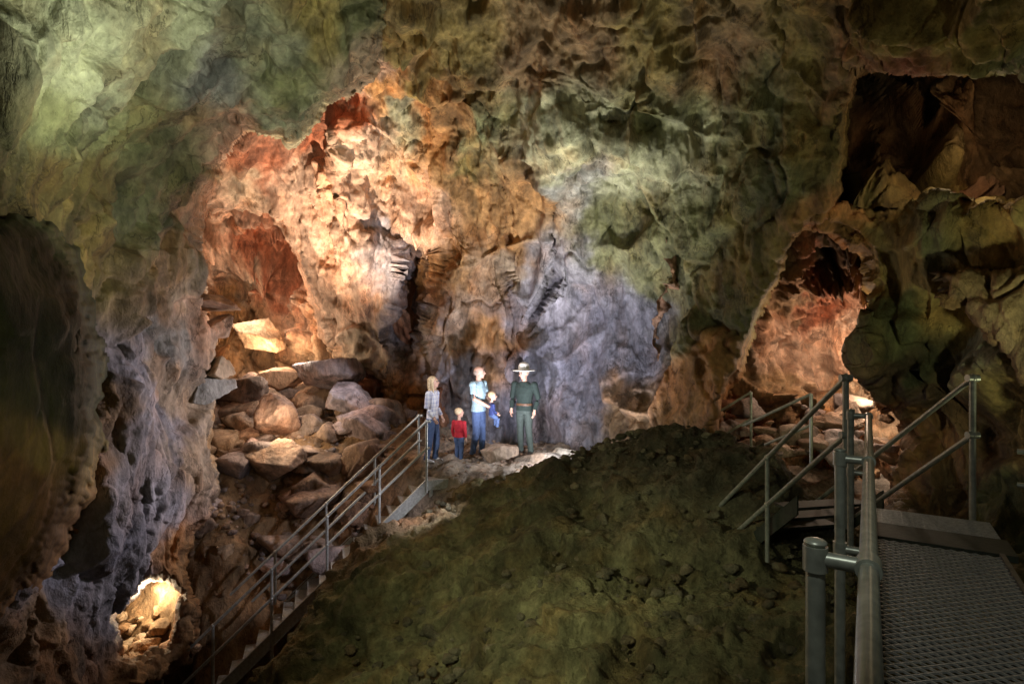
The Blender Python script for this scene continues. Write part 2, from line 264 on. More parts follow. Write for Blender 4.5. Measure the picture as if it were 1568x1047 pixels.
mp+=[(1.5,10.9,-2.7),(3,10.3,-2.8),(2.6,9.7,-2.2),(0,10.9,-2.75),(4.5,8.5,-3),(5.5,9.5,-3.2),(-3.6,8.5,-5.6),(-4,7,-6),(-2.9,9.7,-4.4),(-1.9,10.5,-3.5),(-1.3,10.6,-2.9),(1.5,2,-2.9),(3.4,4.5,-2.7),(5,7,-3),(6,4,-2.5),(-2,4,-4.5),(-4,4,-5.8),(0,2.5,-3.4)]
def mdc(P):
    n=fbm(P*0.8+5,5,0.55)[:,None]; t=np.clip(0.5+n*1.1,0,1)
    k=np.clip((-1.85-P[:,2])/0.9,0,1)[:,None]
    base=np.array((0.125,0.112,0.07))*(1-k)+np.array((0.20,0.185,0.09))*k
    rb=np.clip((-P[:,0]-0.6)/1.2,0,1)[:,None]*np.clip((P[:,1]-8)/1.2,0,1)[:,None]
    cc=base*(0.65+0.65*t); return cc*(1-rb)+np.array((0.22,0.14,0.08))*rb
moundz=hfield('dirt_mound',(-4.6,6.2),(1.6,11.2),0.025,mp,DIRT,mdc,(0.14,0.15,0.12,0.06,0.04),12,0.35)
# ---------------- rocks ----------------
def rock_variants(n,sub,pw=14.0):
    out=[]
    for k in range(n):
        bm=bmesh.new(); bmesh.ops.create_icosphere(bm,subdivisions=sub,radius=1)
        v=np.array([a.co[:] for a in bm.verts]); f=np.array([[q.index for q in a.verts] for a in bm.faces]); bm.free()
        N_=rng.normal(size=(12,3)); N_/=np.linalg.norm(N_,axis=1)[:,None]; dd=0.5+0.5*rng.rand(12)
        dt=np.clip(v@N_.T,0.15,None); r=(np.sum((dd[None]/dt)**-pw,axis=1))**(-1/pw); r=np.minimum(r,1.3)
        vv=v*r[:,None]; 
        if sub>2: vv=vv*(1+0.06*fbm(vv*2.5+k*5,4,0.6))[:,None]
        out.append((vv,f))
    return out
BIG=rock_variants(8,5,70.0); SML=rock_variants(8,2); MED=rock_variants(12,4,70.0)
def rocks(name,lst,var,mat=ROCK):
    V=[];Fc=[];Cc=[];o=0
    for (p,s,col) in lst:
        v,f=var[rng.randint(len(var))]
        q=rng.normal(size=4); q/=np.linalg.norm(q); w_,x,y,z=q
        M=np.array([[1-2*(y*y+z*z),2*(x*y-z*w_),2*(x*z+y*w_)],[2*(x*y+z*w_),1-2*(x*x+z*z),2*(y*z-x*w_)],[2*(x*z-y*w_),2*(y*z+x*w_),1-2*(x*x+y*y)]])
        vs=(v@M.T)*(np.array(s)*np.ones(3))+np.array(p)
        V.append(vs);Fc.append(f+o);o+=len(v);Cc.append(np.tile(np.array(col)*(0.7+0.6*rng.rand()),(len(v),1)))
    return mesh_np(name,np.concatenate(V),np.concatenate(Fc),mat,np.concatenate(Cc),smooth=True)
def far_from_path(x,y): return not (x>-2.6 and y<13.2 )
L=[]
pal=[(0.26,0.18,0.12),(0.36,0.27,0.21),(0.32,0.22,0.16),(0.27,0.23,0.22),(0.32,0.26,0.25)]
for k in range(300):
    x=rng.uniform(-8.2,-2.3); y=rng.uniform(10.9,17)
    if not far_from_path(x,y): continue
    r=0.08+0.48*rng.rand()**2.6
    L.append(((x,y,floorz(x,y)+r*0.25),(r*(1+.5*rng.rand()),r*(.8+.4*rng.rand()),r*(.6+.35*rng.rand())),pal[rng.randint(5)]))
rocks('boulder_pile',L,MED)
Ls=[]
for k in range(2400):
    x=rng.uniform(-8.2,-1.9) if k%4 else rng.uniform(-1.9,1.6); y=rng.uniform(10.6,17) if k%4 else rng.uniform(10.9,13.4)
    r=0.02+0.09*rng.rand()**2
    if x>-2.6: r*=0.45
    Ls.append(((x,y,floorz(x,y)+r*0.4),(r*1.2,r,r*0.8),pal[rng.randint(4)]))
rocks('rubble',Ls,SML)
Lm=[]
for k in range(4200):
    x=rng.uniform(-3.2,4.2); y=rng.uniform(4.2,10.4); r=0.008+0.075*rng.rand()**5
    Lm.append(((x,y,moundz(x,y)+r*0.3+0.02),(r*1.2,r,r*0.8),(0.18,0.16,0.10)))
rocks('mound_gravel',Lm,SML,DIRT)
for p,s,col in [((W(395,512,16.2)),(0.78,0.6,0.46),TAN),((W(505,570,14.2)),(0.80,0.5,0.54),(0.28,0.24,0.26)),((W(530,610,13.6)),(0.74,0.5,0.40),(0.27,0.24,0.26)),((W(440,578,15.2)),(0.6,0.4,0.4),PNK),
   ((W(370,600,14)),(0.7,0.5,0.46),(0.28,0.22,0.2)),((W(430,640,13.0)),(0.46,0.5,0.5),(0.3,0.2,0.15)),((W(425,705,12.0)),(0.7,0.4,0.44),(0.3,0.22,0.16)),((W(470,650,13.4)),(0.6,0.4,0.34),(0.3,0.24,0.2)),
   ((W(760,693,11.55)),(0.36,0.3,0.24),(0.42,0.32,0.24)),((W(825,703,11.6)),(0.42,0.3,0.14),(0.42,0.38,0.33)),((W(865,694,11.7)),(0.4,0.25,0.11),(0.4,0.36,0.3)),
   ((W(338,465,10.3)),(0.32,0.4,0.2),PNK),((W(335,500,10.3)),(0.30,0.4,0.22),PNK),((W(335,565,10.2)),(0.34,0.4,0.26),TAN),((W(322,595,10.1)),(0.34,0.4,0.3),GRY)]:
    rocks('boulder',[(p,s,col)],BIG)
Lh=[]
for k in range(120):
    px=rng.uniform(150,300); py=rng.uniform(930,1020); r=0.04+0.14*rng.rand()**1.5
    Lh.append((W(px,py,9.5+ (1010-py)/90.+rng.rand()*.3),(r,r,r*.7),(TAN if k%3 else BRN)))
rocks('rubble',Lh,MED)
Lr=[]
for k in range(60):
    px=rng.uniform(1120,1360); py=rng.uniform(610,700); r=0.06+0.3*rng.rand()**2
    Lr.append((W(px,py,12-(py-610)/60.),(r*1.2,r,r*.7),pal[rng.randint(5)]))
rocks('rubble',Lr,MED)
# ---------------- metalwork ----------------
class MB:
    def __init__(s): s.v=[];s.f=[];s.m=[]
    def tube(s,pts,r,n=14,mi=0,ry=None,cap=True):
        pts=[Vector(p) for p in pts]; rs=r if isinstance(r,(list,tuple)) else [r]*len(pts); base=len(s.v)
        for i,p in enumerate(pts):
            t=(pts[min(i+1,len(pts)-1)]-pts[max(i-1,0)]).normalized()
            up=Vector((0,0,1)) if abs(t.z)<0.95 else Vector((0,1,0))
            a=t.cross(up).normalized(); b=a.cross(t).normalized()
            rr=rs[i]; ra,rb=(rr if isinstance(rr,(tuple,list)) else (rr,rr))
            for k in range(n):
                th=2*math.pi*k/n; s.v.append(p+a*(math.cos(th)*ra)+b*(math.sin(th)*rb))
        for i in range(len(pts)-1):
            for k in range(n):
                q=base+i*n; s.f.append((q+k,q+(k+1)%n,q+n+(k+1)%n,q+n+k)); s.m.append(mi)
        s.f.append(tuple(base+k for k in range(n))[::-1]); s.m.append(mi)
        s.f.append(tuple(base+(len(pts)-1)*n+k for k in range(n))); s.m.append(mi)
    def ell(s,c0,r,mi=0,nu=16,nv=10,rot=None):
        base=len(s.v); c0=Vector(c0)
        for j in range(nv+1):
            ph=math.pi*j/nv
            for i in range(nu):
                th=2*math.pi*i/nu; v=Vector((math.sin(ph)*math.cos(th)*r[0],math.sin(ph)*math.sin(th)*r[1],math.cos(ph)*r[2]))
                if rot is not None: v=rot@v
                s.v.append(c0+v)
        for j in range(nv):
            for i in range(nu):
                a=base+j*nu+i;b=base+j*nu+(i+1)%nu
                s.f.append((a,a+nu,b+nu,b)); s.m.append(mi)
    def rings(s,rg,mi=0,n=20):
        base=len(s.v)
        for (cx,cy,cz,rx,ry) in rg:
            for k in range(n):
                th=2*math.pi*k/n; s.v.append(Vector((cx+rx*math.cos(th),cy+ry*math.sin(th),cz)))
        for i in range(len(rg)-1):
            for k in range(n):
                q=base+i*n; s.f.append((q+k,q+(k+1)%n,q+n+(k+1)%n,q+n+k)); s.m.append(mi)
        s.f.append(tuple(base+k for k in range(n))[::-1]); s.m.append(mi)
        s.f.append(tuple(base+(len(rg)-1)*n+k for k in range(n))); s.m.append(mi)
    def box(s,o,ax,ay,az,mi=0):
        o=Vector(o);ax=Vector(ax);ay=Vector(ay);az=Vector(az);b=len(s.v)
        for i in (0,1):
            for j in (0,1):
                for k in (0,1): s.v.append(o+ax*i+ay*j+az*k)
        for f in [(0,1,3,2),(4,6,7,5),(0,4,5,1),(2,3,7,6),(0,2,6,4),(1,5,7,3)]:
            s.f.append(tuple(b+q for q in f)); s.m.append(mi)
    def make(s,name,mats,smooth=True,recalc=True):
        me=bpy.data.meshes.new(name); me.from_pydata([tuple(v) for v in s.v],[],s.f)
        for m in mats: me.materials.append(m)
        me.polygons.foreach_set('material_index',s.m)
        if recalc:
            bm=bmesh.new(); bm.from_mesh(me); bmesh.ops.recalc_face_normals(bm,faces=bm.faces); bm.to_mesh(me); bm.free()
        me.polygons.foreach_set('use_smooth',[smooth]*len(me.polygons)); 
        if smooth:
            try: me.set_sharp_from_angle(angle=math.radians(40))
            except Exception: pass
        ob=bpy.data.objects.new(name,me); bpy.context.scene.collection.objects.link(ob); return ob
STEEL=simple('galvanised_steel',(0.50,0.52,0.50),0.42,0.6,25,0.25,0.05)
STEELG=simple('painted_steel_rail',(0.36,0.38,0.33),0.36,0.4,20,0.25,0.06)
DARKM=simple('dark_steel',(0.13,0.13,0.13),0.5,0.6,25,0.3,0.1); PLATE=simple('green_floor_plate',(0.035,0.042,0.03),0.7,0.1,25,0.3,0.1)
TREAD=simple('tread_plate',(0.42,0.43,0.42),0.5,0.4,40,0.3,0.2)
Tn=Vector((-1.62,10.75,-2.62)); Bn=Vector((-4.95,9.6,-5.80)); dirv=Bn-Tn; hd=Vector((dirv.x,dirv.y,0)); run=hd.length; hd.normalize(); far=Vector((hd.y,-hd.x,0))
if far.y<0: far=-far
WD=0.80; NS=17; dr=dirv.z/NS; rn=run/NS; st=MB()
for i in range(1,22):
    o=Tn+hd*(rn*(i-1))+Vector((0,0,dr*i))
    st.box(o+far*0.02,hd*0.235,far*(WD-0.04),(0,0,-0.03),0)
    st.box(o+far*0.02+hd*0.236,hd*0.022,far*(WD-0.04),(0,0,-0.05),1)
for sd_ in (0,WD):
    o=Tn+far*sd_+Vector((0,0,0.02)); ln=hd*(rn*21)+Vector((0,0,dr*21))
    st.box(o-far*0.012,ln,far*0.012,(0,0,-0.24),1)
    st.box(o-far*0.04*(1 if sd_==0 else -1)+Vector((0,0,0.002)),ln,far*0.05,(0,0,0.014),1); st.box(o-far*0.04+Vector((0,0,-0.242)),ln,far*0.05,(0,0,-0.014),1)
st.box(Tn+Vector((0,0,0)),-hd*0.75,far*WD,(0,0,-0.035),0)
st.box(Tn+Vector((0,0,-0.037)),-hd*0.75,far*0.05,(0,0,-0.15),1)
for a in (0.1,0.7): st.tube([Tn-hd*a+far*0.06+Vector((0,0,-0.04)),Tn-hd*a+far*0.06+Vector((0,0,-1.1))],0.04,10,1)
for i in range(3,21,5):
    o=Tn+hd*(rn*i)+Vector((0,0,dr*i-0.2)); st.tube([o,o+Vector((0,0,-1.6))],0.035,8,1)
    o=o+far*WD; st.tube([o,o+Vector((0,0,-1.2))],0.035,8,1)
st.make('metal_staircase',[TREAD,STEEL],False)
HR=1.12
for sd_ in (-0.03,WD+0.03):
    m=MB(); o=Tn+far*sd_; down=hd*(rn*21)+Vector((0,0,dr*21))
    ext=-hd*0.06
    for hh in (HR,HR*0.55):
        m.tube([o+ext+Vector((0,0,hh)),o+Vector((0,0,hh)),o+down+Vector((0,0,hh))],0.026,12)
    m.ell(o+ext+Vector((0,0,HR)),(0.03,0.03,0.03))
    for i in (0,4.2,8.6,13,17.4,21):
        p=o+hd*(rn*i)+Vector((0,0,dr*i)); m.tube([p+Vector((0,0,-0.22)),p+Vector((0,0,HR+ (0.03 if i==0 else 0)))],0.025,12)
        for hh in (HR,HR*0.55): m.ell(p+Vector((0,0,hh)),(0.036,0.036,0.038),nu=10,nv=6)
    m.make('stair_handrail',[STEEL])
# walkway
hk=1.6; d=Vector((0.531,0.847,0)).normalized(); side=Vector((d.y,-d.x,0)); L0=Vector((0,0,-hk))
g=MB(); Wd=0.86; s0,s1=0.9,5.55
def dk(s_,w_,z=0): return L0+d*s_+side*w_+Vector((0,0,z))
rows=int((s1-s0)/0.034)
def strand(a,b,wd=0.006,ht=0.012):
    t=(b-a); n_=Vector((-t.y,t.x,0)).normalized()*wd; g.box(a-n_*0.5,t,n_,(0,0,-ht),0)
for j in range(rows):
    s_=s0+j*0.034; nseg=22; ww=(Wd-0.06)/nseg
    for k in range(nseg):
        up=(k+j)%2; a=dk(s_+(0.014 if up else -0.003),0.03+k*ww,0.004 if up else 0); b=dk(s_+(-0.003 if up else 0.014),0.03+(k+1)*ww,0 if up else 0.004)
        strand(a,b)
for w_ in (0,Wd-0.03): g.box(dk(s0-1.0,w_,0.02),d*(s1-s0+1.0),side*0.03,(0,0,-0.14),1)
for k in range(6): g.box(dk(s0+k*0.95,0.031,-0.014),d*0.05,side*(Wd-0.062),(0,0,-0.06),1)
g.box(dk(s1+0.002,-0.02,0.012),d*0.42,side*(Wd+0.1),(0,0,-0.05),2)
for j in range(16):
    g.box(dk(s1+0.45+j*0.034,0.0,0.0),d*0.012,side*(Wd+0.05),(0,0,-0.02),0)
for k in range(12): g.box(dk(s1+0.43,0.02+k*0.078,-0.004),d*0.56,side*0.006,(0,0,-0.02),0)
d2=Vector((-0.2,0.98,0)).normalized(); s2=Vector((d2.y,-d2.x,0)); O2=Vector((3.12,5.35,-hk))
for i in range(1,12): 
    g.box(O2+d2*(0.55+0.22*i)+Vector((0,0,-0.185*i)),d2*0.23,s2*1.0,(0,0,-0.03),2)
for w_ in (-0.03,1.02): g.box(O2+d2*0.6+s2*w_+Vector((0,0,0.0)),d2*2.6+Vector((0,0,-2.18)),s2*0.02,(0,0,-0.2),2)
for s_ in (1.2,3.2,5.3):
    for w_ in (0.06,Wd-0.06): g.tube([dk(s_,w_,-0.1),dk(s_,w_,-1.6)],0.04,10,1)
g.make('grating_walkway',[TREAD,DARKM,PLATE],False)
r=MB(); RT=0.024
zr=0.98; zm=0.5
def cpl(p,rr=0.034): r.ell(p,(rr,rr,rr*1.1),nu=14,nv=8)
for hh in (zr,zm): r.tube([dk(0.5,0.0,hh),dk(5.6,0.0,hh)],RT,18)
for s_ in (1.85,3.5,5.6):
    r.tube([dk(s_,-0.13,-0.25),dk(s_,-0.13,zr+0.045)],0.026,18); r.ell(dk(s_,-0.13,zr+0.045),(0.031,0.031,0.012))
    for hh in (zr,zm):
        r.tube([dk(s_,-0.13,hh),dk(s_,0.0,hh)],0.022,12); r.tube([dk(s_,-0.13,hh-0.035),dk(s_,-0.13,hh+0.035)],0.033,16); r.tube([dk(s_-0.035,0,hh),dk(s_+0.035,0,hh)],0.033,16)
r.make('walkway_railing',[STEELG])
r=MB()
PR=Vector((4.21,5.2,0)); PL=Vector((3.05,5.2,0)); TZ=-0.33
for P_ in (PL,PR):
    r.tube([P_+Vector((0,0,-hk-0.1)),P_+Vector((0,0,TZ+0.03))],0.027,16); 
    for zz in (TZ,TZ-0.52):
        e=P_+d2*2.5+Vector((0,0,zz-2.12)); r.tube([P_+Vector((0,0,zz)),e],0.025,14); cpl(P_+Vector((0,0,zz)),.038)
        r.tube([P_+Vector((-0.05,0,zz)),P_+Vector((0.05,0,zz))],0.034,12)
    for q in (1.12,2.4):
        b=P_+d2*q+Vector((0,0,TZ-0.85*q)); r.tube([b,b+Vector((0,0,-1.15))],0.024,12); cpl(b); cpl(b+Vector((0,0,-0.52)))
r.make('stair_railing',[STEELG])
r=MB()
for zz in (-0.98,-1.28): r.tube([PR+Vector((0.32,-0.1,zz)),PR+Vector((0.5,-0.3,zz)),Vector((4.85,4.5,zz-.1)),Vector((4.95,3.2,zz-0.12))],RT,14)
for q in (Vector((4.72,4.9,0)),Vector((4.88,3.9,0))): r.tube([q+Vector((0,0,-1.9)),q+Vector((0,0,-0.98))],RT,14)
r.make('walkway_railing',[STEELG])
r=MB()
A_=Vector(W(1242,603,9.2)); B_=Vector(W(1150,600,10.6)); 
for P_ in (A_,B_):
    r.tube([P_,P_+Vector((0,0,-1.15))],0.026,12)
for zz in (0,-0.5):
    r.tube([A_+Vector((0,0,zz)),A_+Vector((-0.75,0.9,zz-0.65))],0.024,10); r.tube([B_+Vector((0,0,zz)),B_+Vector((-0.7,0.5,zz-0.6))],0.024,10)
r.make('stair_railing',[STEELG])
# ---------------- people ----------------
def plaid():
    m,nt,b=newmat('plaid_shirt'); N=nt.nodes; L=nt.links
    tc=N.new('ShaderNodeTexCoord'); sp=N.new('ShaderNodeSeparateXYZ'); L.new(tc.outputs['Object'],sp.inputs[0]); last=None
    for ax,fr in (('X',95),('Y',95),('Z',80)):
        a=N.new('ShaderNodeMath'); a.operation='MULTIPLY'; a.inputs[1].default_value=fr; L.new(sp.outputs[ax],a.inputs[0])
        s_=N.new('ShaderNodeMath'); s_.operation='SINE'; L.new(a.outputs[0],s_.inputs[0])
        r_=N.new('ShaderNodeMath'); r_.operation='GREATER_THAN'; r_.inputs[1].default_value=0.7; L.new(s_.outputs[0],r_.inputs[0])
        if last is None: last=r_
        else:
            ad=N.new('ShaderNodeMath'); ad.operation='ADD'; L.new(last.outputs[0],ad.inputs[0]); L.new(r_.outputs[0],ad.inputs[1]); last=ad
    dv=N.new('ShaderNodeMath'); dv.operation='DIVIDE'; dv.inputs[1].default_value=3; L.new(last.outputs[0],dv.inputs[0])
    mx=N.new('ShaderNodeMix'); mx.data_type='RGBA'; mx.inputs[6].default_value=(0.82,0.82,0.86,1); mx.inputs[7].default_value=(0.25,0.3,0.55,1); L.new(dv.outputs[0],mx.inputs[0])
    L.new(mx.outputs[2],b.inputs['Base Color']); b.inputs['Roughness'].default_value=0.85; return m
def cloth(n,col): return simple(n,col,0.85,0,18,0.18,0.3)
SKIN=simple('skin',(0.55,0.33,0.24),0.55,0,20,0.08,0.02)
JEANS=cloth('blue_jeans',(0.07,0.115,0.24)); EYE=simple('eye_dark',(0.03,0.03,0.03),0.3); LIP=simple('lips',(0.4,0.16,0.13),0.5)
def lerp(a,b,t): return Vector(a)*(1-t)+Vector(b)*t
def figure(name,loc,rot,H,mats,P):
    H=H*1.035
    m=MB(); hs=P.get('head',0.135); hip=P.get('hip',0.5); sh=P.get('sh',0.82); bw=P.get('bw',1.0); lean=Vector(P.get('lean',(0,0,0)))
    def tz(z):
        t=max(0,(z-hip)/(sh-hip)); return lean*t
    def ring(z,rx,ry,cy=0): o=tz(z); return (o.x,o.y+cy,z,rx*bw,ry*bw)
    R=lambda t: hip+(sh-hip)*t
    m.rings([ring(R(-0.10),.078,.058),ring(R(0.02),.094,.066),ring(R(.14),.09,.062)],2)
    m.rings([ring(R(0.02),.097,.069),ring(R(.10),.094,.067),ring(R(.34),.083,.060),ring(R(.60),.097,.068,-.004),ring(R(.82),.108,.064),ring(R(.93),.10,.052),ring(R(1.0),.07,.042),ring(R(1.05),.04,.036)],1)
    if P.get('belt'): m.rings([ring(R(.20),.093,.068),ring(R(.27),.09,.066)],8)
    nk=Vector((0,0,R(1.0)))+tz(R(1.0)); hc=Vector((0,-0.012,1-hs*0.5))+tz(1.0)
    m.tube([nk-Vector((0,0,.01)),hc+Vector((0,.01,-hs*.25))],[.032,.029],14,0)
    HR_=Matrix.Rotation(math.radians(P.get('hyaw',0)),4,'Z')@Matrix.Rotation(math.radians(P.get('hpitch',0)),4,'X')
    r3=HR_.to_3x3()
    def hp(v): return hc+r3@(Vector(v)*hs)
    m.ell(hc+r3@Vector((0,.04*hs,.1*hs)),(.36*hs,.43*hs,.40*hs),0,20,14,r3)
    m.ell(hp((0,-.08,-.16)),(.28*hs,.33*hs,.34*hs),0,18,12,r3)
    m.ell(hp((0,-.22,-.40)),(.14*hs,.13*hs,.10*hs),0,12,8,r3)
    m.tube([hp((0,-.38,.06)),hp((0,-.50,-.12)),hp((0,-.40,-.16))],[.04*hs,.075*hs,.05*hs],10,0)
    for s_ in (-1,1):
        m.ell(hp((s_*.36,.04,-.04)),(.05*hs,.09*hs,.14*hs),0,10,8,r3)
        m.ell(hp((s_*.15,-.37,.03)),(.065*hs,.05*hs,.04*hs),6,10,6,r3)
        m.tube([hp((s_*.07,-.40,.11)),hp((s_*.24,-.35,.12))],[.03*hs,.025*hs],8,4)
    m.ell(hp((0,-.385,-.26)),(.12*hs,.04*hs,.035*hs),7,10,6,r3)
    hr=P.get('hair','short')
    if hr!='bald':
        m.ell(hc+r3@Vector((0,.09*hs,.16*hs)),(.395*hs,.43*hs,.39*hs),4,20,14,r3)
    else: m.ell(hc+r3@Vector((0,.15*hs,.02*hs)),(.375*hs,.35*hs,.30*hs),4,20,14,r3)
    if hr=='long':
        m.tube([hp((0,.16,.2)),hp((0,.30,-.2)),hp((0,.32,-.65)),hp((0,.26,-1.05)),hp((0,.24,-1.25))],[(.40*hs,.28*hs),(.42*hs,.24*hs),(.40*hs,.2*hs),(.3*hs,.14*hs),(.14*hs,.07*hs)],16,4)
        for s_ in (-1,1): m.tube([hp((s_*.30,0,.2)),hp((s_*.37,.02,-.2)),hp((s_*.36,.02,-.7)),hp((s_*.3,.0,-.95))],[.12*hs,.13*hs,.11*hs,.05*hs],10,4)
    if P.get('hat'):
        b0=hp((0,.0,.22))
        m.rings([(b0.x,b0.y,b0.z-.02*hs,.62*hs,.66*hs),(b0.x,b0.y,b0.z-.012*hs,.94*hs,1.02*hs),(b0.x,b0.y,b0.z+.05*hs,.97*hs,1.05*hs),(b0.x,b0.y,b0.z+.075*hs,.6*hs,.64*hs),(b0.x,b0.y,b0.z+.09*hs,.46*hs,.52*hs),(b0.x,b0.y,b0.z+.42*hs,.46*hs,.52*hs),(b0.x,b0.y,b0.z+.64*hs,.34*hs,.41*hs),(b0.x,b0.y,b0.z+.74*hs,.12*hs,.17*hs)],5,28)
        m.rings([(b0.x,b0.y,b0.z+.09*hs,.475*hs,.535*hs),(b0.x,b0.y,b0.z+.13*hs,.472*hs,.53*hs)],8,28)
    lg=P.get('legs') or [((.047,0,hip-.01),(.05,-.008,hip*.54),(.052,.006,.045)),((-.047,0,hip-.01),(-.05,-.008,hip*.54),(-.052,.006,.045))]
    lr=P.get('lr',1.0)
    for (a,b,c_) in lg:
        a=Vector(a);b=Vector(b);c_=Vector(c_)
        m.tube([a+Vector((0,0,.02)),lerp(a,b,.3),lerp(a,b,.85),b,lerp(b,c_,.3),lerp(b,c_,.8),c_+(c_-b).normalized()*.012],[x*lr for x in (.054,.053,.040,.039,.039,.033,.036)],16,2)
        sdv=Vector((0.0,-1,0)) if abs((c_-b).normalized().z)>0.6 else Vector((0,-.5,-.85))
        off=Vector((c_.x*0.12,0,0))
        m.tube([c_+Vector((0,.026,-.018)),c_+Vector((0,0,-.018)),c_+sdv*.055+off+Vector((0,0,-.026)),c_+sdv*.098+off*1.6+Vector((0,0,-.031))],[(.024,.022),(.027,.026),(.028,.019),(.017,.012)],12,3)
    for (S,E,Wr,hdv,sl) in P['arms']:
        S=Vector(S);E=Vector(E);Wr=Vector(Wr);hdv=Vector(hdv).normalized(); ar=P.get('ar',1.0)
        if sl<=1:
            m.tube([S,lerp(S,E,.35),lerp(S,E,.62)],[x*ar for x in (.036,.037,.036)],14,1)
            m.tube([lerp(S,E,.4),E,lerp(E,Wr,.25),Wr],[x*ar for x in (.027,.023,.024,.0145)],14,0)
        else:
            m.tube([S,lerp(S,E,.35),E,lerp(E,Wr,.3),lerp(E,Wr,.93)],[x*ar for x in (.036,.034,.028,.028,.021)],14,1)
            m.tube([lerp(E,Wr,.8),Wr],[.014*ar,.014*ar],10,0)
        m.ell(S,(.038*ar,.038*ar,.038*ar),1,14,10)
        k=P.get('hand',0.1); wd=hdv.cross(Vector((1,0,0)))
        if wd.length<.2: wd=hdv.cross(Vector((0,0,1)))
        wd.normalize(); nr=hdv.cross(wd).normalized()
        if nr.x*S.x>0: nr=-nr
        m.tube([Wr-hdv*.005,Wr+hdv*k*.2,Wr+hdv*k*.45],[(.013,.013),(.021,.012),(.021,.011)],12,0)
        for q,(o_,ln) in enumerate([(-.016,.40),(-.0055,.46),(.0055,.43),(.016,.34)]):
            b0=Wr+hdv*k*.42+wd*o_; m.tube([b0,b0+hdv*k*ln*.45+nr*.003,b0+hdv*k*ln*.8+nr*.010,b0+hdv*k*ln*.98+nr*.019],[.0056,.0054,.005,.004],8,0)
        b0=Wr+hdv*k*.12-wd*.018; m.tube([b0,b0+hdv*k*.16-wd*.012+nr*.004,b0+hdv*k*.36-wd*.016+nr*.010],[.007,.0062,.005],8,0)
    if P.get('collar'): m.rings([(nk.x,nk.y,nk.z-.012,.05,.045),(nk.x,nk.y,nk.z+.012,.042,.038)],1)
    src=m.make(name+'_src',[]+mats,True)
    src.data.transform(Matrix.Scale(H,4))
    me0=src.data; bv=BVHTree.FromPolygons([v.co.copy() for v in me0.vertices],[tuple(p.vertices) for p in me0.polygons])
    labs=[p.material_index for p in me0.polygons]
    md=src.modifiers.new('r','REMESH'); md.mode='VOXEL'; md.voxel_size=0.0065 if H>1.3 else 0.005
    s3=src.modifiers.new('s','SMOOTH'); s3.factor=0.5; s3.iterations=2
    dg=bpy.context.evaluated_depsgraph_get(); me=bpy.data.meshes.new_from_object(src.evaluated_get(dg)); me.name=name
    bpy.data.objects.remove(src)
    me.materials.clear()
    for a in mats: me.materials.append(a)
    nv=len(me.vertices); co_=np.empty(nv*3); me.vertices.foreach_get('co',co_); co_=co_.reshape(-1,3)
    no_=np.array([v.normal[:] for v in me.vertices]); fo=fbm(co_*np.array([16,16,9])+H*7,2)*0.006
    lab_v=np.zeros(nv)
    mi=[]
    for p in me.polygons:
        _,_,i,_=bv.find_nearest(p.center); l_=labs[i] if i is not None else 0; mi.append(l_)
        if l_ in (1,2):
            for vi in p.vertices: lab_v[vi]=1
    co_=co_+no_*(fo*lab_v)[:,None]; me.vertices.foreach_set('co',co_.ravel())
    me.polygons.foreach_set('material_index',mi); me.polygons.foreach_set('use_smooth',[True]*len(mi)); me.update()
    ob=bpy.data.objects.new(name,me); bpy.context.scene.collection.objects.link(ob)
    ob.location=loc; ob.rotation_euler=(0,0,math.radians(rot)); return ob
BLOND=simple('blond_hair',(0.60,0.46,0.28),0.6); GREYH=simple('short_hair',(0.30,0.24,0.19),0.7); SANDY=simple('sandy_hair',(0.45,0.32,0.18),0.7)
BROWN=simple('brown_shoes',(0.12,0.07,0.04),0.6); WHITE=simple('white_sneaker',(0.6,0.6,0.62),0.6); BLK=simple('black_boots',(0.03,0.025,0.02),0.4)
HAT=simple('straw_hat',(0.80,0.78,0.70),0.7,0,60,.06,.1); BELT=simple('brown_leather',(0.12,0.06,0.03),0.5)
def mats(shirt,pants,shoes,hair): return [SKIN,shirt,pants,shoes,hair,HAT,EYE,LIP,BELT]
figure('woman',(-1.60,11.45,-2.41),72,1.66,mats(plaid(),JEANS,WHITE,BLOND),dict(hair='long',bw=.95,hyaw=10,hpitch=-8,collar=1,
  legs=[((.045,0,.49),(.048,-.03,.27),(.05,-.012,.045)),((-.045,0,.49),(-.048,.01,.27),(-.052,.05,.045))],
  arms=[((.103,0,.80),(.125,.01,.64),(.10,-.07,.53),(0,-.5,-1),2),((-.103,0,.80),(-.125,.015,.64),(-.10,-.07,.535),(0,-.5,-1),2)]))
figure('boy',(-1.08,11.62,-2.42),150,1.04,mats(cloth('red_shirt',(0.48,0.02,0.035)),JEANS,BROWN,BLOND),dict(head=.185,hip=.44,sh=.75,bw=1.12,lr=1.15,ar=1.15,hyaw=-20,hpitch=-12,hand=.11,
  arms=[((.118,0,.72),(.145,.01,.57),(.14,-.02,.44),(0,-.2,-1),2),((-.118,0,.72),(-.145,.01,.57),(-.14,-.02,.44),(0,-.2,-1),2)]))
figure('man',(-.71,12.05,-2.42),65,1.84,mats(cloth('light_blue_tshirt',(0.30,0.44,0.50)),JEANS,BROWN,GREYH),dict(hair='bald',bw=1.1,hyaw=15,hpitch=-5,belt=0,ar=1.1,
  legs=[((.047,0,.49),(.055,-.02,.27),(.06,-.01,.045)),((-.047,0,.49),(-.055,.0,.27),(-.065,.04,.045))],
  arms=[((.125,0,.80),(.15,-.015,.65),(.06,-.135,.60),(-1,-.5,0.1),1),((-.125,0,.80),(-.15,-.03,.65),(-.05,-.15,.565),(1,-.4,0),1)]))
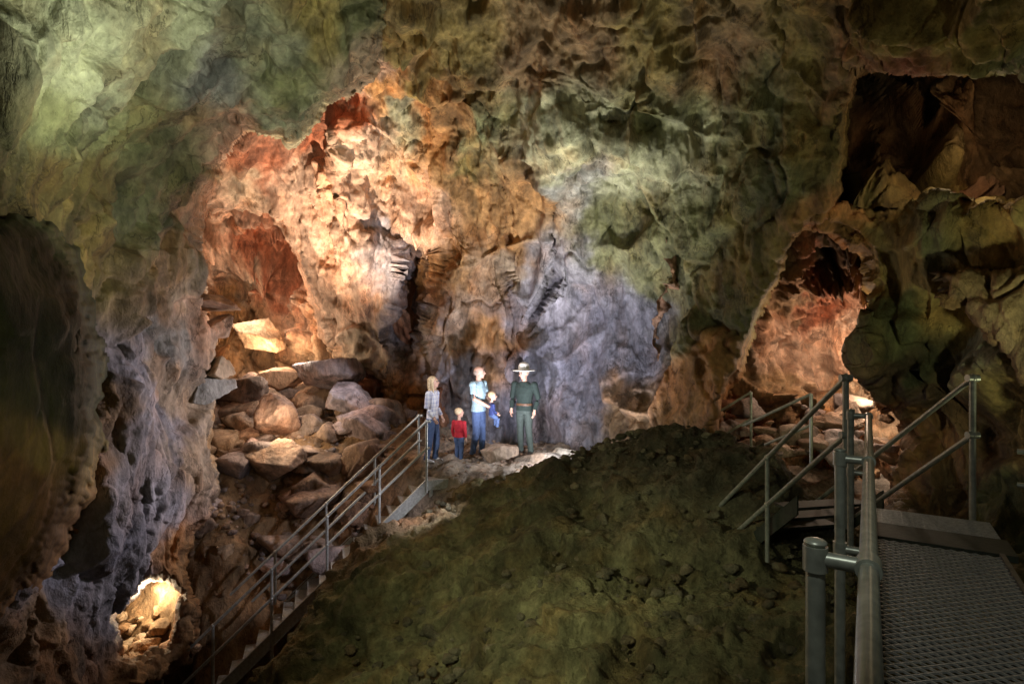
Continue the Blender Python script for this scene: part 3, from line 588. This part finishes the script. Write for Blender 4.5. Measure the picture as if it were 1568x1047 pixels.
figure('toddler',(-.42,11.90,-1.86),110,0.80,mats(cloth('navy_shirt',(0.025,0.04,0.14)),JEANS,BLK,SANDY),dict(head=.23,hip=.40,sh=.70,bw=1.2,lr=1.15,ar=1.1,hyaw=-20,hpitch=-5,hand=.12,
  legs=[((.06,0,.38),(.10,-.13,.33),(.10,-.12,.13)),((-.06,0,.38),(-.10,-.13,.32),(-.10,-.11,.12))],
  arms=[((.12,0,.66),(.15,-.03,.52),(.10,-.13,.46),(0,-1,-.3),2),((-.12,0,.66),(-.16,.0,.54),(-.14,-.09,.44),(0,-1,-.5),2)]))
figure('park_ranger',(.27,12.25,-2.41),-28,1.80,mats(cloth('ranger_green_jacket',(0.016,0.030,0.024)),cloth('ranger_green_trousers',(0.055,0.075,0.065)),BLK,GREYH),dict(hat=1,bw=1.1,belt=1,hyaw=-30,hpitch=6,collar=1,ar=1.12,
  legs=[((.047,0,.49),(.065,-.02,.27),(.085,-.01,.045)),((-.047,0,.49),(-.055,.0,.27),(-.06,.02,.045))],
  arms=[((.125,0,.80),(.165,.02,.645),(.15,-.05,.51),(0,-.3,-1),2),((-.125,0,.80),(-.17,.02,.645),(-.145,-.05,.515),(0,-.3,-1),2)]))
# ---------------- lights ----------------
def lamp(loc,col,pw,kind='POINT',tgt=None,size=60,rad=0.12,blend=0.8):
    n='cave_or_fill_lamp'; l=bpy.data.lights.new(n,kind); l.energy=pw; l.color=col; l.shadow_soft_size=rad
    o=bpy.data.objects.new(n,l); bpy.context.scene.collection.objects.link(o); o.location=loc
    if kind=='SPOT':
        l.spot_size=math.radians(size); l.spot_blend=blend; o.rotation_euler=(Vector(tgt)-Vector(loc)).to_track_quat('-Z','Y').to_euler()
    return o
WRM=(1.0,0.62,0.36)
lamp((0.9,10.9,-2.1),(0.95,0.94,1.0),85,rad=0.06)
lamp((-3.0,8.0,2.0),(0.97,0.96,1.0),640,'SPOT',(-0.75,12,-1.4),34,0.08,.6)  # added spot onto the visitors from high front left, no fixture
lamp((-0.2,10.0,-1.9),(0.90,0.87,1.0),680,'SPOT',W(810,440,13.3),112,0.05,1)
lamp((2.3,11.1,-2.2),(0.90,0.89,1.0),240,'SPOT',W(850,330,12.8),115,0.05,1)  # added second spot, rakes the wall to bring out relief
lamp((-0.8,10.0,-1.6),(0.98,0.88,0.95),640,'SPOT',W(230,640,8.5),80,0.05,.9)
lamp((-3.6,11.2,-0.6),(1.0,0.78,0.58),2900,'SPOT',W(540,260,13.5),80,0.06,1)
lamp((-6.6,15.6,-0.4),WRM,130)
lamp(tuple(W(380,450,15.5)),(1,0.75,0.55),140)
lamp(tuple(W(455,545,13.8)),(1,0.84,0.66),60)
lamp((-4.9,12.1,-1.7),(1,0.74,0.5),60)
lamp((-3.4,12.6,0.3),(0.95,0.88,0.92),150,'SPOT',(-4.6,12.8,-2.2),100,0.06,1)
lamp(tuple(W(235,910,10.2)),(1,0.78,0.50),45,rad=0.05)
lamp(tuple(W(1335,590,11.4)),(1,0.78,0.58),360)
lamp(tuple(W(1265,530,11.4)),(1,0.70,0.5),90)
lamp(tuple(W(1480,240,8.2)),(1,0.72,0.42),26)
lamp((-1.5,4.5,0.8),(0.93,1.0,0.78),370,'SPOT',W(230,120,6),98,0.08,.8)  # added spot hanging in mid-air, aimed at the near ceiling
lamp((1.3,9.9,-1.7),(1.0,0.98,0.78),950,'SPOT',W(820,160,11),100,0.06,1)
lamp((0.2,6.3,-2.0),(0.98,1.0,0.78),200,'SPOT',W(860,140,11),95,0.08,1)
lamp((5.2,4.2,-1.2),(1.0,1.0,0.58),210,'SPOT',W(1430,420,8),112,0.12,1)
lamp((-1.6,3.2,-0.3),(0.97,1.0,0.66),430,'SPOT',W(840,900,7),78,0.06,1)
lamp((-0.6,9.0,-1.9),(0.90,0.88,1.0),230,'SPOT',(-3.3,10.2,-4.2),78,0.06,1)  # added fill spot to brighten the staircase
lamp((0.2,0.6,1.6),(0.95,1.0,0.88),80,'SPOT',(2.0,3.2,-1.2),75,0.1,1)  # added fill spot above the walkway to lift the near rails
lamp((-2,1.5,-1.0),(0.9,1.0,0.45),40,'SPOT',W(60,640,4),70,0.2,1)
w=bpy.data.worlds.new('World'); bpy.context.scene.world=w; w.use_nodes=True
bg=w.node_tree.nodes['Background']; bg.inputs['Color'].default_value=(0.8,0.77,0.6,1); bg.inputs['Strength'].default_value=0.022
cam=bpy.data.cameras.new('camera'); cam.lens=20.0; cam.sensor_width=36; cam.clip_end=200; cam.clip_start=0.05
co=bpy.data.objects.new('camera',cam); bpy.context.scene.collection.objects.link(co); co.rotation_euler=(math.radians(90),0,0); bpy.context.scene.camera=co
s=bpy.context.scene; s.view_settings.view_transform='Standard'; s.view_settings.look='None'; s.view_settings.exposure=0
